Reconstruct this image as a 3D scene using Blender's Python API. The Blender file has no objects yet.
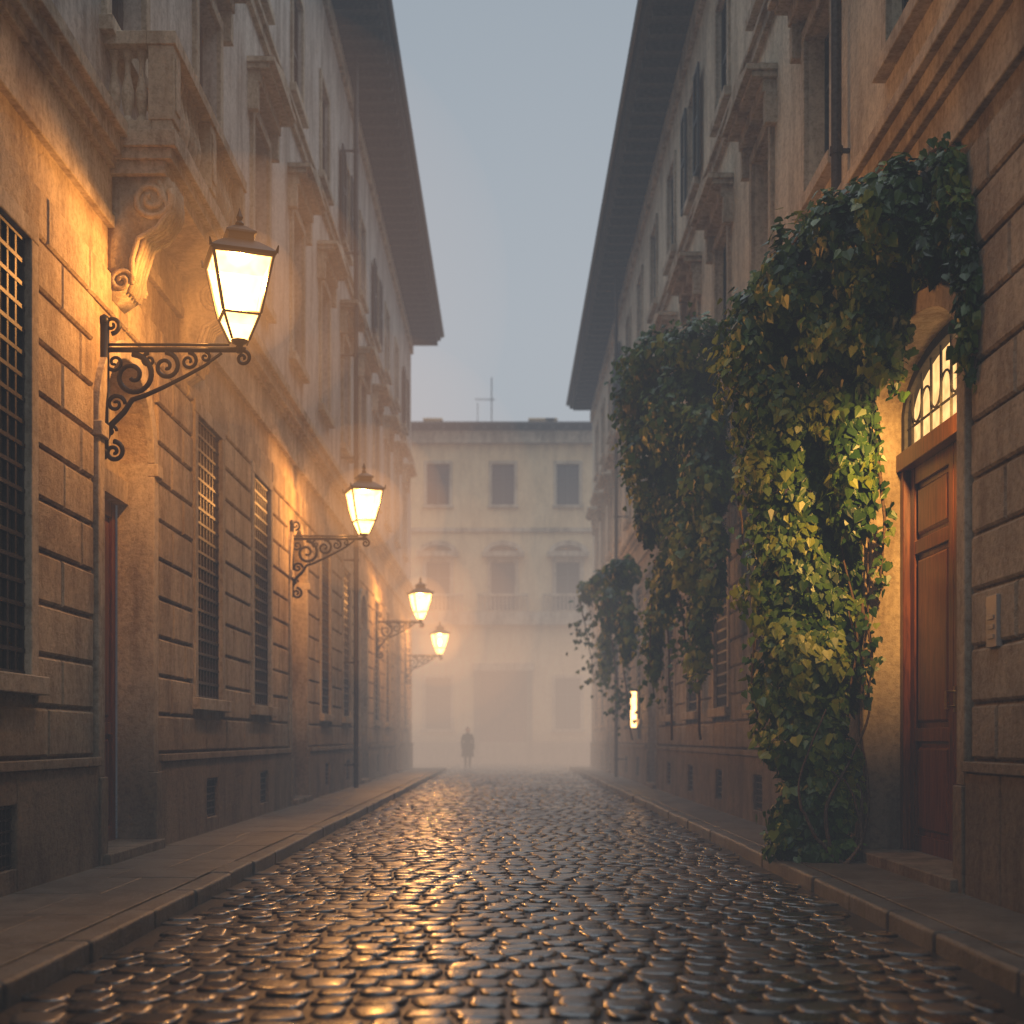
import bpy, bmesh, math, random
import numpy as np
from mathutils import Vector, noise
random.seed(7); np.random.seed(7)
scene = bpy.context.scene
H=1.32; FP=1280.0; VX,VY=507.0,738.0
SW=0.12
def px(x,y,D): return ((x-VX)*D/FP, D, H+(VY-y)*D/FP)

# ------------------------------------------------------------------ materials
def newmat(name):
    m=bpy.data.materials.new(name); m.use_nodes=True
    nt=m.node_tree; b=nt.nodes["Principled BSDF"]
    return m,nt,b
def N(nt,t,**kw):
    n=nt.nodes.new(t)
    for k,v in kw.items(): setattr(n,k,v)
    return n
def ramp(nt,stops):
    r=N(nt,"ShaderNodeValToRGB"); e=r.color_ramp.elements
    while len(e)<len(stops): e.new(0.5)
    for i,(p,c) in enumerate(stops):
        e[i].position=p; e[i].color=(*c,1) if len(c)==3 else c
    return r
def mix(nt,a,b,f,mode='MIX'):
    m=N(nt,"ShaderNodeMix",data_type='RGBA',blend_type=mode)
    L=nt.links
    for s,v in ((m.inputs[6],a),(m.inputs[7],b),(m.inputs[0],f)):
        if isinstance(v,(int,float)): s.default_value=v
        elif isinstance(v,tuple): s.default_value=(*v,1)
        else: L.new(v,s)
    return m.outputs[2]
def tex(nt,scale,detail=3,rough=0.6,sc=None,dist=0.0):
    tc=N(nt,"ShaderNodeTexCoord"); src=tc.outputs['Object']
    if sc:
        mp=N(nt,"ShaderNodeMapping"); mp.inputs['Scale'].default_value=sc
        nt.links.new(src,mp.inputs[0]); src=mp.outputs[0]
    n=N(nt,"ShaderNodeTexNoise"); n.inputs['Scale'].default_value=scale
    n.inputs['Detail'].default_value=detail; n.inputs['Roughness'].default_value=rough
    n.inputs['Distortion'].default_value=dist
    nt.links.new(src,n.inputs['Vector'])
    return n.outputs['Fac']
def stone(name,c1,c2,c3,bump=0.5,rough=0.85,grime=0.7,damp=True):
    m,nt,b=newmat(name); L=nt.links
    n1=tex(nt,0.9,4,0.7); r1=ramp(nt,[(0.3,c1),(0.52,c2),(0.75,c3)]); L.new(n1,r1.inputs[0])
    n2=tex(nt,2.2,4,0.7,(1,1,0.22)); r2=ramp(nt,[(0.38,(0.42,0.37,0.32)),(0.56,(1,1,1))]); L.new(n2,r2.inputs[0])
    c=mix(nt,r1.outputs[0],r2.outputs[0],grime,'MULTIPLY')
    n3=tex(nt,16,5,0.8); r3=ramp(nt,[(0.35,(0.45,0.42,0.38)),(0.56,(1,1,1))]); L.new(n3,r3.inputs[0])
    c=mix(nt,c,r3.outputs[0],0.65,'MULTIPLY')
    if damp:
        tc=N(nt,"ShaderNodeTexCoord"); sp=N(nt,"ShaderNodeSeparateXYZ"); L.new(tc.outputs['Object'],sp.inputs[0])
        ad=N(nt,"ShaderNodeMath",operation='MULTIPLY_ADD'); L.new(n2,ad.inputs[0]); ad.inputs[1].default_value=-1.6; L.new(sp.outputs[2],ad.inputs[2])
        r4=ramp(nt,[(0.0,(0.34,0.30,0.27)),(1.0,(1,1,1))]); L.new(ad.outputs[0],r4.inputs[0])
        c=mix(nt,c,r4.outputs[0],0.9,'MULTIPLY')
    L.new(c,b.inputs['Base Color']); b.inputs['Roughness'].default_value=rough
    bp=N(nt,"ShaderNodeBump"); bp.inputs['Strength'].default_value=bump; bp.inputs['Distance'].default_value=0.04
    L.new(n3,bp.inputs['Height']); L.new(bp.outputs[0],b.inputs['Normal'])
    return m
def simple(name,col,rough=0.5,metal=0.0,var=0.3,bump=0.0,scale=20,coat=0):
    m,nt,b=newmat(name); L=nt.links
    n=tex(nt,scale,2,0.7); d=tuple(x*(1-var) for x in col); e=tuple(min(1,x*(1+var)) for x in col)
    r=ramp(nt,[(0.3,d),(0.7,e)]); L.new(n,r.inputs[0]); L.new(r.outputs[0],b.inputs['Base Color'])
    b.inputs['Roughness'].default_value=rough; b.inputs['Metallic'].default_value=metal
    if bump:
        bp=N(nt,"ShaderNodeBump"); bp.inputs['Strength'].default_value=bump; bp.inputs['Distance'].default_value=0.01
        L.new(n,bp.inputs['Height']); L.new(bp.outputs[0],b.inputs['Normal'])
    return m
M_stoneL=stone("travertine_block",(0.33,0.24,0.15),(0.51,0.40,0.27),(0.60,0.50,0.35),0.8)
M_trimL=stone("pale_stone",(0.38,0.31,0.22),(0.53,0.44,0.32),(0.60,0.51,0.39),0.5)
M_plastL=stone("grey_plaster",(0.44,0.40,0.35),(0.54,0.49,0.43),(0.60,0.55,0.48),0.2)
M_plastL2=stone("beige_plaster",(0.42,0.38,0.34),(0.51,0.47,0.42),(0.56,0.52,0.46),0.2)
M_stoneR=stone("rusticated_stone",(0.31,0.24,0.17),(0.48,0.39,0.28),(0.57,0.48,0.36),0.8)
M_plastR=stone("cream_plaster",(0.50,0.42,0.30),(0.63,0.54,0.40),(0.68,0.59,0.45),0.2,grime=0.5)
M_plastE=stone("yellow_plaster",(0.66,0.49,0.28),(0.74,0.56,0.33),(0.78,0.61,0.38),0.1,grime=0.3)
M_slab=stone("paving_stone",(0.09,0.075,0.06),(0.14,0.12,0.10),(0.20,0.17,0.145),0.4,rough=0.40,damp=False)
M_curb=stone("curb_stone",(0.08,0.07,0.06),(0.13,0.115,0.10),(0.19,0.165,0.14),0.6,rough=0.34,damp=False)
M_iron=simple("wrought_iron",(0.012,0.010,0.009),0.45,0.5,0.3)
M_grille=simple("rusty_iron_bar",(0.05,0.034,0.024),0.5,0.4,0.4)
M_glass=simple("window_glass",(0.015,0.016,0.018),0.10,0.0,0.2)
M_shut=simple("painted_shutter",(0.045,0.05,0.05),0.55,0,0.3)
M_roof=simple("roof_tile",(0.12,0.07,0.05),0.8,0,0.4,0,6)
M_eave=simple("eave_timber",(0.05,0.045,0.042),0.75,0,0.35,0,12)
M_brass=simple("brass",(0.6,0.4,0.15),0.3,1.0,0.2)
M_steel=simple("intercom_metal",(0.42,0.38,0.34),0.4,0.4,0.1)
M_pipe=simple("copper_pipe",(0.08,0.065,0.055),0.5,0.6,0.3)
M_dark=simple("dark_interior",(0.012,0.011,0.01),0.9)
M_cloth=simple("dark_coat",(0.02,0.02,0.022),0.9)
M_skin=simple("skin",(0.45,0.28,0.2),0.6,0,0.05)
M_bark=simple("ivy_stem",(0.11,0.07,0.045),0.9,0,0.4,0.6,40)
def wood():
    m,nt,b=newmat("varnished_wood"); L=nt.links
    n=tex(nt,6,4,0.7,(3,3,0.25),1.2)
    r=ramp(nt,[(0.3,(0.045,0.013,0.005)),(0.5,(0.13,0.038,0.013)),(0.72,(0.22,0.075,0.026))]); L.new(n,r.inputs[0])
    L.new(r.outputs[0],b.inputs['Base Color']); b.inputs['Roughness'].default_value=0.34
    bp=N(nt,"ShaderNodeBump"); bp.inputs['Strength'].default_value=0.25; bp.inputs['Distance'].default_value=0.004
    L.new(n,bp.inputs['Height']); L.new(bp.outputs[0],b.inputs['Normal']); return m
M_wood=wood()
def glow(name,col,st,transp=0.0,sample=False):
    m=bpy.data.materials.new(name); m.use_nodes=True; nt=m.node_tree; nt.nodes.clear(); L=nt.links
    o=N(nt,"ShaderNodeOutputMaterial"); e=N(nt,"ShaderNodeEmission")
    n=tex(nt,9,1,0.5); r=ramp(nt,[(0.3,tuple(c*0.65 for c in col)),(0.7,col)]); L.new(n,r.inputs[0]); L.new(r.outputs[0],e.inputs[0])
    e.inputs[1].default_value=st
    if transp>0:
        t=N(nt,"ShaderNodeBsdfTransparent"); a=N(nt,"ShaderNodeMixShader"); a.inputs[0].default_value=transp
        L.new(e.outputs[0],a.inputs[1]); L.new(t.outputs[0],a.inputs[2]); L.new(a.outputs[0],o.inputs[0])
    else: L.new(e.outputs[0],o.inputs[0])
    if not sample:
        try: m.cycles.emission_sampling='NONE'
        except Exception: pass
    return m
M_pane=glow("lit_lantern_glass",(1.0,0.50,0.14),13.0,0.5)
M_fan=glow("lit_fanlight_glass",(1.0,0.56,0.20),1.8)
M_bulb=glow("bulb",(1.0,0.7,0.35),30)

def cobmat(name,attr=True):
    m,nt,b=newmat(name); L=nt.links
    if attr:
        a=N(nt,"ShaderNodeAttribute",attribute_name="tone"); f=a.outputs['Fac']
    else:
        tc=N(nt,"ShaderNodeTexCoord"); v=N(nt,"ShaderNodeTexVoronoi"); v.inputs['Scale'].default_value=5; L.new(tc.outputs['Object'],v.inputs['Vector']); 
        s=N(nt,"ShaderNodeSeparateColor"); L.new(v.outputs['Color'],s.inputs[0]); f=s.outputs[0]
    r=ramp(nt,[(0.0,(0.014,0.011,0.010)),(0.5,(0.034,0.027,0.023)),(1.0,(0.08,0.063,0.05))]); L.new(f,r.inputs[0])
    n=tex(nt,34,3,0.75); r2=ramp(nt,[(0.3,(0.5,0.5,0.5)),(0.65,(1,1,1))]); L.new(n,r2.inputs[0])
    c=mix(nt,r.outputs[0],r2.outputs[0],0.8,'MULTIPLY'); L.new(c,b.inputs['Base Color'])
    nw=tex(nt,0.7,2,0.6); ad=N(nt,"ShaderNodeMath",operation='MULTIPLY_ADD'); L.new(n,ad.inputs[0]); ad.inputs[1].default_value=0.5; L.new(nw,ad.inputs[2])
    ad2=N(nt,"ShaderNodeMath",operation='MULTIPLY_ADD'); L.new(f,ad2.inputs[0]); ad2.inputs[1].default_value=0.25; L.new(ad.outputs[0],ad2.inputs[2])
    rr=ramp(nt,[(0.68,(0.13,)*3),(1.0,(0.40,)*3)]); L.new(ad2.outputs[0],rr.inputs[0]); L.new(rr.outputs[0],b.inputs['Roughness'])
    b.inputs['Specular IOR Level'].default_value=0.9
    b.inputs['Coat Weight'].default_value=0.45; b.inputs['Coat Roughness'].default_value=0.17; b.inputs['Coat IOR'].default_value=1.5
    bp=N(nt,"ShaderNodeBump"); bp.inputs['Strength'].default_value=0.4; bp.inputs['Distance'].default_value=0.009
    L.new(n,bp.inputs['Height'])
    if not attr:
        v2=N(nt,"ShaderNodeTexVoronoi",feature='DISTANCE_TO_EDGE'); v2.inputs['Scale'].default_value=5; L.new(tc.outputs['Object'],v2.inputs['Vector'])
        r5=ramp(nt,[(0.0,(0,0,0)),(0.12,(1,1,1))]); L.new(v2.outputs['Distance'],r5.inputs[0])
        b2=N(nt,"ShaderNodeBump"); b2.inputs['Strength'].default_value=0.8; b2.inputs['Distance'].default_value=0.02
        L.new(r5.outputs[0],b2.inputs['Height']); L.new(bp.outputs[0],b2.inputs['Normal']); L.new(b2.outputs[0],b.inputs['Normal'])
    else: L.new(bp.outputs[0],b.inputs['Normal'])
    return m
M_cob=cobmat("wet_cobblestone"); M_ground=cobmat("wet_paving",False)
M_mortar=simple("wet_mortar",(0.012,0.010,0.009),0.4,0,0.4,0.5,40)
def leafmat():
    m,nt,b=newmat("ivy_leaf"); L=nt.links
    a=N(nt,"ShaderNodeAttribute",attribute_name="tone")
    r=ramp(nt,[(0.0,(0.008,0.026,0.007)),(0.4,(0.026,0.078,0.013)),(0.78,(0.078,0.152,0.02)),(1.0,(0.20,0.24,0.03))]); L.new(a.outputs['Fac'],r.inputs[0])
    L.new(r.outputs[0],b.inputs['Base Color']); b.inputs['Roughness'].default_value=0.40
    o=nt.nodes["Material Output"]; t=N(nt,"ShaderNodeBsdfTranslucent"); L.new(r.outputs[0],t.inputs[0])
    ms=N(nt,"ShaderNodeMixShader"); ms.inputs[0].default_value=0.2
    L.new(b.outputs[0],ms.inputs[1]); L.new(t.outputs[0],ms.inputs[2]); L.new(ms.outputs[0],o.inputs[0]); return m
M_leaf=leafmat()

# ------------------------------------------------------------------ mesh builder
def TL(u,z,n): return (-(3.9-n),u,z)
def TR(u,z,n): return (3.6-n,u,z)
YE=70.0
def TE(u,z,n): return (u,YE-n,z)
def TI(x,y,z): return (x,y,z)
class MB:
    def __init__(s,T=TI): s.v=[];s.f=[];s.T=T
    def add(s,pts,faces,raw=False):
        o=len(s.v); s.v+= [p if raw else s.T(*p) for p in pts]; s.f+=[tuple(i+o for i in f) for f in faces]
    def box(s,u0,u1,z0,z1,n0,n1):
        p=[(u,z,n) for n in (n0,n1) for z in (z0,z1) for u in (u0,u1)]
        s.add(p,[(0,1,3,2),(4,6,7,5),(0,4,5,1),(2,3,7,6),(0,2,6,4),(1,5,7,3)])
    def block(s,u0,u1,z0,z1,n0,n1,c=0.02):
        p=[(u0,z0,n0),(u1,z0,n0),(u1,z1,n0),(u0,z1,n0),(u0,z0,n1-c),(u1,z0,n1-c),(u1,z1,n1-c),(u0,z1,n1-c),
           (u0+c,z0+c,n1),(u1-c,z0+c,n1),(u1-c,z1-c,n1),(u0+c,z1-c,n1)]
        f=[(8,9,10,11)]
        for i in range(4):
            j=(i+1)%4; f+=[(i,j,4+j,4+i),(4+i,4+j,8+j,8+i)]
        s.add(p,f)
    def quad(s,a,b,c,d): s.add([a,b,c,d],[(0,1,2,3)])
    def extr(s,prof,u0,u1):
        k=len(prof); p=[(u0,z,n) for n,z in prof]+[(u1,z,n) for n,z in prof]
        s.add(p,[tuple(range(k)),tuple(range(2*k-1,k-1,-1))]+[(i,(i+1)%k,k+(i+1)%k,k+i) for i in range(k)])
    def tube(s,pts,r,n=6,raw=False):
        P=[Vector(p if raw else s.T(*p)) for p in pts]; o=len(s.v); K=len(P)
        rr=r if hasattr(r,'__len__') else [r]*K
        ref=None
        for i,p in enumerate(P):
            t=(P[min(i+1,K-1)]-P[max(i-1,0)]).normalized()
            if ref is None: ref=t.orthogonal().normalized()
            a=(ref-t*ref.dot(t)); a=a.normalized() if a.length>1e-4 else t.orthogonal().normalized(); ref=a; b=t.cross(a)
            for k in range(n):
                an=2*math.pi*k/n; s.v.append(tuple(p+(a*math.cos(an)+b*math.sin(an))*rr[i]))
        for i in range(K-1):
            for k in range(n):
                k2=(k+1)%n; s.f.append((o+i*n+k,o+i*n+k2,o+(i+1)*n+k2,o+(i+1)*n+k))
        s.f.append(tuple(o+k for k in range(n))); s.f.append(tuple(o+(K-1)*n+k for k in range(n)))
    def lathe(s,cx,cy,prof,n=12,rot=0.0):
        o=len(s.v); K=len(prof)
        for r,z in prof:
            for k in range(n):
                a=rot+2*math.pi*k/n; s.v.append((cx+r*math.cos(a),cy+r*math.sin(a),z))
        for i in range(K-1):
            for k in range(n):
                k2=(k+1)%n; s.f.append((o+i*n+k,o+i*n+k2,o+(i+1)*n+k2,o+(i+1)*n+k))
        s.f.append(tuple(o+k for k in range(n))); s.f.append(tuple(o+(K-1)*n+k for k in range(n)))
    def build(s,name,mat,parent=None,smooth=False,bevel=0):
        me=bpy.data.meshes.new(name); me.from_pydata(s.v,[],s.f)
        bm=bmesh.new(); bm.from_mesh(me); bmesh.ops.recalc_face_normals(bm,faces=bm.faces); bm.to_mesh(me); bm.free()
        me.materials.append(mat)
        if smooth:
            me.polygons.foreach_set("use_smooth",[True]*len(me.polygons))
        ob=bpy.data.objects.new(name,me); scene.collection.objects.link(ob)
        if parent: ob.parent=parent
        if bevel:
            b=ob.modifiers.new("bevel",'BEVEL'); b.width=bevel; b.segments=1; b.limit_method='ANGLE'
        return ob
def empty(name):
    e=bpy.data.objects.new(name,None); scene.collection.objects.link(e); return e

def wall(mb,u0,u1,z0,z1,ops):
    us=sorted({u0,u1}|{x for o in ops for x in o[:2]}); zs=sorted({z0,z1}|{x for o in ops for x in o[2:4]})
    us=[u for u in us if u0<=u<=u1]; zs=[z for z in zs if z0<=z<=z1]
    for i in range(len(us)-1):
        for j in range(len(zs)-1):
            a,b,c,d=us[i],us[i+1],zs[j],zs[j+1]; mu,mz=(a+b)/2,(c+d)/2
            if any(o[0]<mu<o[1] and o[2]<mz<o[3] for o in ops): continue
            mb.quad((a,c,0),(b,c,0),(b,d,0),(a,d,0))
def reveal(mb,o,dep):
    a,b,c,d=o[:4]
    mb.quad((a,c,0),(a,d,0),(a,d,-dep),(a,c,-dep)); mb.quad((b,c,0),(b,d,0),(b,d,-dep),(b,c,-dep))
    mb.quad((a,d,0),(b,d,0),(b,d,-dep),(a,d,-dep)); mb.quad((a,c,0),(b,c,0),(b,c,-dep),(a,c,-dep))
def rust(mb,u0,u1,z0,ncourse,h,blk,off=0,L=1.15,n1=0.045):
    for k in range(ncourse):
        za,zb=z0+k*h+0.014,z0+(k+1)*h-0.014
        cuts=sorted([(a,b) for a,b,c,d in blk if c<zb-0.05 and d>za+0.05]); segs=[];cur=u0
        for a,b in cuts:
            if a>cur: segs.append((cur,a))
            cur=max(cur,b)
        if cur<u1: segs.append((cur,u1))
        for a,b in segs:
            if b-a<0.08: continue
            x=a; first=True
            while x<b-0.02:
                l=(L*0.55 if (first and (k+off)%2) else L)*random.uniform(0.93,1.07); first=False
                e=min(b,x+l)
                if b-e<0.35: e=b
                dn=random.uniform(-0.005,0.005)
                mb.block(x+0.012,e-0.012,za,zb,-0.002,n1+dn,0.02); x=e
def ztop(t,zs,rise): return zs+rise*math.sqrt(max(0,1-t*t))
def arch_fill(mb,uc,hw,zs,rise,zt,n0,n1,K=20):
    for i in range(K):
        t0=-math.cos(math.pi*i/K); t1=-math.cos(math.pi*(i+1)/K)
        ua,ub=uc+hw*t0,uc+hw*t1; za,zb=ztop(t0,zs,rise),ztop(t1,zs,rise)
        mb.quad((ua,za,n0),(ub,zb,n0),(ub,zt,n0),(ua,zt,n0))
        mb.quad((ua,za,n0),(ub,zb,n0),(ub,zb,n1),(ua,za,n1))
def arch_plate(mb,uc,hw,zs,rise,zb0,n,K=20):
    pts=[(uc-hw,zb0,n),(uc+hw,zb0,n)]+[(uc+hw*math.cos(math.pi*i/K),ztop(math.cos(math.pi*i/K),zs,rise),n) for i in range(K+1)]
    mb.add(pts,[tuple(range(len(pts)))])
def arch_band(mb,uc,hw,zs,rise,w,n0,n1,K=22):
    def P(i,off,n):
        a=math.pi*i/K; return (uc+(hw+off)*math.cos(a),zs+(rise+off)*math.sin(a),n)
    for i in range(K):
        p=[P(i,0,n0),P(i,w,n0),P(i+1,w,n0),P(i+1,0,n0),P(i,0,n1),P(i,w,n1),P(i+1,w,n1),P(i+1,0,n1)]
        mb.add(p,[(4,5,6,7),(0,4,7,3),(1,2,6,5)]+([(0,1,5,4)] if i==0 else [])+([(3,7,6,2)] if i==K-1 else []))
def surround(mb,o,w,n1,sill=True,top=True):
    a,b,c,d=o[:4]
    mb.box(a-w,a,c,d,-0.01,n1); mb.box(b,b+w,c,d,-0.01,n1)
    if top: mb.box(a-w-0.002,b+w+0.002,d,d+w,-0.01,n1+0.003)
    if sill: mb.box(a-w-0.06,b+w+0.06,c-0.15,c,-0.01,n1+0.07)
def grille(mb,o,n,su=0.17,sz=0.2,r=0.011):
    a,b,c,d=o[:4]; k=max(2,round((b-a)/su)); q=max(2,round((d-c)/sz))
    for i in range(k+1):
        u=a+0.02+(b-a-0.04)*i/k; mb.box(u-r,u+r,c,d,n-r,n+r)
    for j in range(q+1):
        z=c+0.02+(d-c-0.04)*j/q; mb.box(a,b,z-r,z+r,n-r-0.006,n+r+0.006)
def sash(mb,gl,o,n):
    a,b,c,d=o[:4]; gl.quad((a,c,n),(b,c,n),(b,d,n),(a,d,n)); m=(a+b)/2; w=0.05
    mb.box(a,a+w,c,d,n+0.003,n+0.05); mb.box(b-w,b,c,d,n+0.003,n+0.05); mb.box(m-w,m+w,c,d,n+0.003,n+0.055)
    mb.box(a+w,b-w,c,c+w,n+0.003,n+0.045); mb.box(a+w,b-w,d-w,d,n+0.003,n+0.045)
    zz=c+(d-c)*0.68; mb.box(a+w,m-w,zz-.03,zz+.03,n+0.003,n+0.045); mb.box(m+w,b-w,zz-.03,zz+.03,n+0.003,n+0.045)
def shutter(mb,a,b,c,d,n):
    w=0.06; mb.box(a,a+w,c,d,n,n+0.045); mb.box(b-w,b,c,d,n,n+0.045)
    for z in (c,(c+d)/2-w/2,d-w): mb.box(a+w,b-w,z,z+w,n,n+0.043)
    q=int((d-c-w)/0.075)
    for i in range(q):
        z=c+w+i*0.075
        mb.add([(a+w,z,n+0.042),(b-w,z,n+0.042),(b-w,z+0.07,n+0.008),(a+w,z+0.07,n+0.008)],[(0,1,2,3)])
def door(mb,a,b,c,d,n,rows):
    m=(a+b)/2
    for x0,x1 in ((a,m-0.004),(m+0.004,b)):
        st=0.13
        mb.box(x0+st,x1-st,c,d,n,n+0.02)
        mb.box(x0,x0+st,c,d,n,n+0.06); mb.box(x1-st,x1,c,d,n,n+0.06)
        z=c; hs=d-c
        mb.box(x0+st,x1-st,c,c+0.16,n+.02,n+0.058)
        for f0,f1 in rows:
            pz0,pz1=c+0.16+f0*(hs-0.30),c+0.16+f1*(hs-0.30)
            mb.box(x0+st,x1-st,pz1-0.02,pz1+0.11 if f1<1 else d,n+.02,n+0.057)
            mb.block(x0+st+0.05,x1-st-0.05,pz0+(0.16 if f0>0 else 0.05),pz1-0.07,n+.02,n+0.05,0.025)
def pediment(mb,uc,z,hw,n,h,tri=0.28):
    mb.box(uc-hw+0.10,uc+hw-0.10,z,z+0.18,-.01,n*0.45)
    mb.box(uc-hw+0.04,uc+hw-0.04,z+0.18,z+0.26,-.01,n*0.8)
    mb.box(uc-hw,uc+hw,z+0.26,z+0.34,-.01,n)
    p=[(uc-hw,z+.34,-.01),(uc+hw,z+.34,-.01),(uc,z+.34+tri,-.01),(uc-hw,z+.34,n-.02),(uc+hw,z+.34,n-.02),(uc,z+.34+tri,n-.02)]
    mb.add(p,[(3,4,5),(0,3,5,2),(1,2,5,4)])
    mb.box(uc-hw+0.06,uc-hw+0.2,z-0.42,z,-.01,n*0.38); mb.box(uc+hw-0.2,uc+hw-0.06,z-0.42,z,-.01,n*0.38)

def eaves(P,T,u0,u1,z,ov,dep):
    m=MB(T); m.box(u0,u1,z,z+0.05,-0.3,ov); m.box(u0,u1,z+0.05,z+0.17,ov-0.06,ov+0.02)
    u=u0+0.2
    while u<u1: m.box(u,u+0.14,z-0.17,z,0.0,ov-0.12); u+=0.62
    m.build("eave_rafters",M_eave,P)
    g=MB(T); 
    g.tube([(u0,z+0.2,ov+0.08),(u1,z+0.2,ov+0.08)],0.08,8); g.build("gutter",M_pipe,P)
    r=MB(T); r.add([(u0,z+0.18,ov+.05),(u1,z+0.18,ov+.05),(u1,z+2.6,-dep/2),(u0,z+2.6,-dep/2),(u0,z+0.18,-dep),(u1,z+0.18,-dep),(u0,z+0.05,ov),(u1,z+0.05,ov)],[(0,1,2,3),(3,2,5,4),(0,3,4),(1,2,5)])
    r.build("roof",M_roof,P)

# ------------------------------------------------------------------ street buildings
def volute(mb,u,n,z,R,sgn=1,turns=1.6,r=0.025,start=0):
    pts=[]
    for i in range(36):
        t=i/35; a=start+sgn*turns*2*math.pi*t; q=R*(1-0.85*t); pts.append((u,z+q*math.sin(a),n+q*math.cos(a)))
    mb.tube(pts,r,6)

def build_side(T,u0,u1,doors,wins,upc,z1f,pedz,z2f,eavez,ov,cor,matG,matP,matT,ped=True,seedoff=0,dskip=()):
    P=empty("palazzo_building"); W=MB(T); Wp=MB(T); TR_=MB(T); RV=MB(T); RU=MB(T); GL=MB(T); SA=MB(T); GR=MB(T); SH=MB(T); DR=MB(T); VE=MB(T)
    zc=cor[0]
    ops=[];blk=[]
    for uc,hw,zs,rise,zd in doors:
        if not(u0<uc<u1): continue
        zt=zs+rise; ops.append((uc-hw,uc+hw,SW-0.3,zt)); blk.append((uc-hw-0.24,uc+hw+0.24,0,zt+0.26))
    g=[]
    for uc in wins:
        if not(u0<uc<u1): continue
        o=(uc-0.68,uc+0.68,1.82,5.35); g.append(o); ops.append(o); blk.append((o[0]-0.17,o[1]+0.17,1.65,5.50))
        v=(uc-0.32,uc+0.32,0.30,0.80); ops.append(v); 
        VE.quad((v[0],v[2],-0.2),(v[1],v[2],-0.2),(v[1],v[3],-0.2),(v[0],v[3],-0.2)); reveal(W,v,0.2); grille(GR,v,0.03,0.09,0.11,0.008)
    wall(W,u0,u1,-0.1,zc,ops)
    pl=MB(T)
    pcut=[(o[0]-0.22,o[1]+0.22) if o[3]>1 and o[2]<0.5 else None for o in ops]
    pc=sorted([p for p in pcut if p]+[(o[0],o[1]) for o in ops if o[3]<1])
    cur=u0
    def pseg(a,b):
        x=a
        while x<b-0.01:
            e=min(b,x+random.uniform(1.5,2.3)); 
            if b-e<0.5: e=b
            pl.block(x+0.003,e-0.003,0.09,1.06,-0.01,0.085,0.012); x=e
    for a,b in pc:
        if a>cur: pseg(cur,a)
        cur=b
    if cur<u1: pseg(cur,u1)
    for o in ops:
        if o[3]<1:
            pl.box(o[0],o[1],0.09,o[2],-.01,0.083); pl.box(o[0],o[1],o[3],1.058,-.01,0.083)
    bl2=[p for p in pcut if p]
    cur=u0
    for a,b in sorted(bl2):
        if a>cur: pl.box(cur,a,1.06,1.14,-.01,0.11)
        cur=b
    if cur<u1: pl.box(cur,u1,1.06,1.14,-.01,0.11)
    pl.build("plinth",matG,P,bevel=0.006)
    rust(RU,u0,u1,1.15,int((zc-1.15)/0.43+0.01),0.43,blk,seedoff)
    RU.build("rusticated_blocks",matG,P)
    for o in g:
        surround(TR_,o,0.16,0.065); reveal(W,o,0.28); sash(SA,GL,o,-0.27); grille(GR,o,-0.01,su=0.165,sz=0.19,r=0.017)
    for uc,hw,zs,rise,zd in doors:
        if not(u0<uc<u1): continue
        zt=zs+rise; a,b=uc-hw,uc+hw; dep=0.33
        arch_fill(W,uc,hw,zs,rise,zt,0,-dep)
        RV.box(a-0.002,a+0.0,SW-.02,zs,-dep,0); RV.box(b,b+0.002,SW-.02,zs,-dep,0)
        TR_.box(a-0.2,a,SW-.02,0.95,-.01,0.10); TR_.box(b,b+0.2,SW-.02,0.95,-.01,0.10)
        TR_.box(a-0.18,a-.003,0.95,zs-.14,-.01,0.07); TR_.box(b+.003,b+0.18,0.95,zs-.14,-.01,0.07)
        TR_.box(a-0.22,a-.001,zs-.14,zs,-.01,0.11); TR_.box(b+.001,b+0.22,zs-.14,zs,-.01,0.11)
        arch_band(TR_,uc,hw,zs,rise,0.18,-.01,0.07)
        TR_.box(a-0.12,b+0.12,0.06,SW+0.10,-dep-.05,0.16)
        if uc in dskip: continue
        RV.box(a,b,zd,zd+0.24,-dep-0.1,-dep+0.12)
        RV.box(a,b,zd+0.24,zt+.05,-dep-0.1,-dep+0.02)
        door(DR,a,b,SW+.1,zd,-dep-0.08,[(0,0.3),(0.3,1.0)])
    for z0,z1,n in cor[1]: TR_.box(u0,u1,z0,z1,-.01,n)
    ops2=[]
    for uc in upc:
        if not(u0<uc<u1): continue
        o=(uc-0.6,uc+0.6,z1f[0],z1f[1]); ops2.append(o); surround(TR_,o,0.15,0.06); reveal(Wp,o,0.25)
        sash(SA,GL,o,-0.24)
        if ped: pediment(TR_,uc,pedz,0.98,0.42,0.5,0.24)
        if random.random()<0.45: shutter(SH,uc-0.6,uc-0.003,z1f[0],z1f[1],-0.14); shutter(SH,uc+.003,uc+0.6,z1f[0],z1f[1],-0.14)
        o=(uc-0.55,uc+0.55,z2f[0],z2f[1]); ops2.append(o); surround(TR_,o,0.13,0.05); reveal(Wp,o,0.2); sash(SA,GL,o,-0.19)
        if random.random()<0.6:
            shutter(SH,uc-0.55,uc-0.003,z2f[0],z2f[1],-0.1); shutter(SH,uc+.003,uc+0.55,z2f[0],z2f[1],-0.1)
        else:
            shutter(SH,uc-1.15,uc-0.57,z2f[0],z2f[1],0.07); shutter(SH,uc+0.57,uc+1.15,z2f[0],z2f[1],0.07)
    wall(Wp,u0,u1,zc,eavez+0.02,ops2)
    zz=z2f[0]-0.75; TR_.box(u0,u1,zz,zz+0.16,-.01,0.07); TR_.box(u0,u1,zz+0.16,zz+0.24,-.01,0.13)
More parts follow.
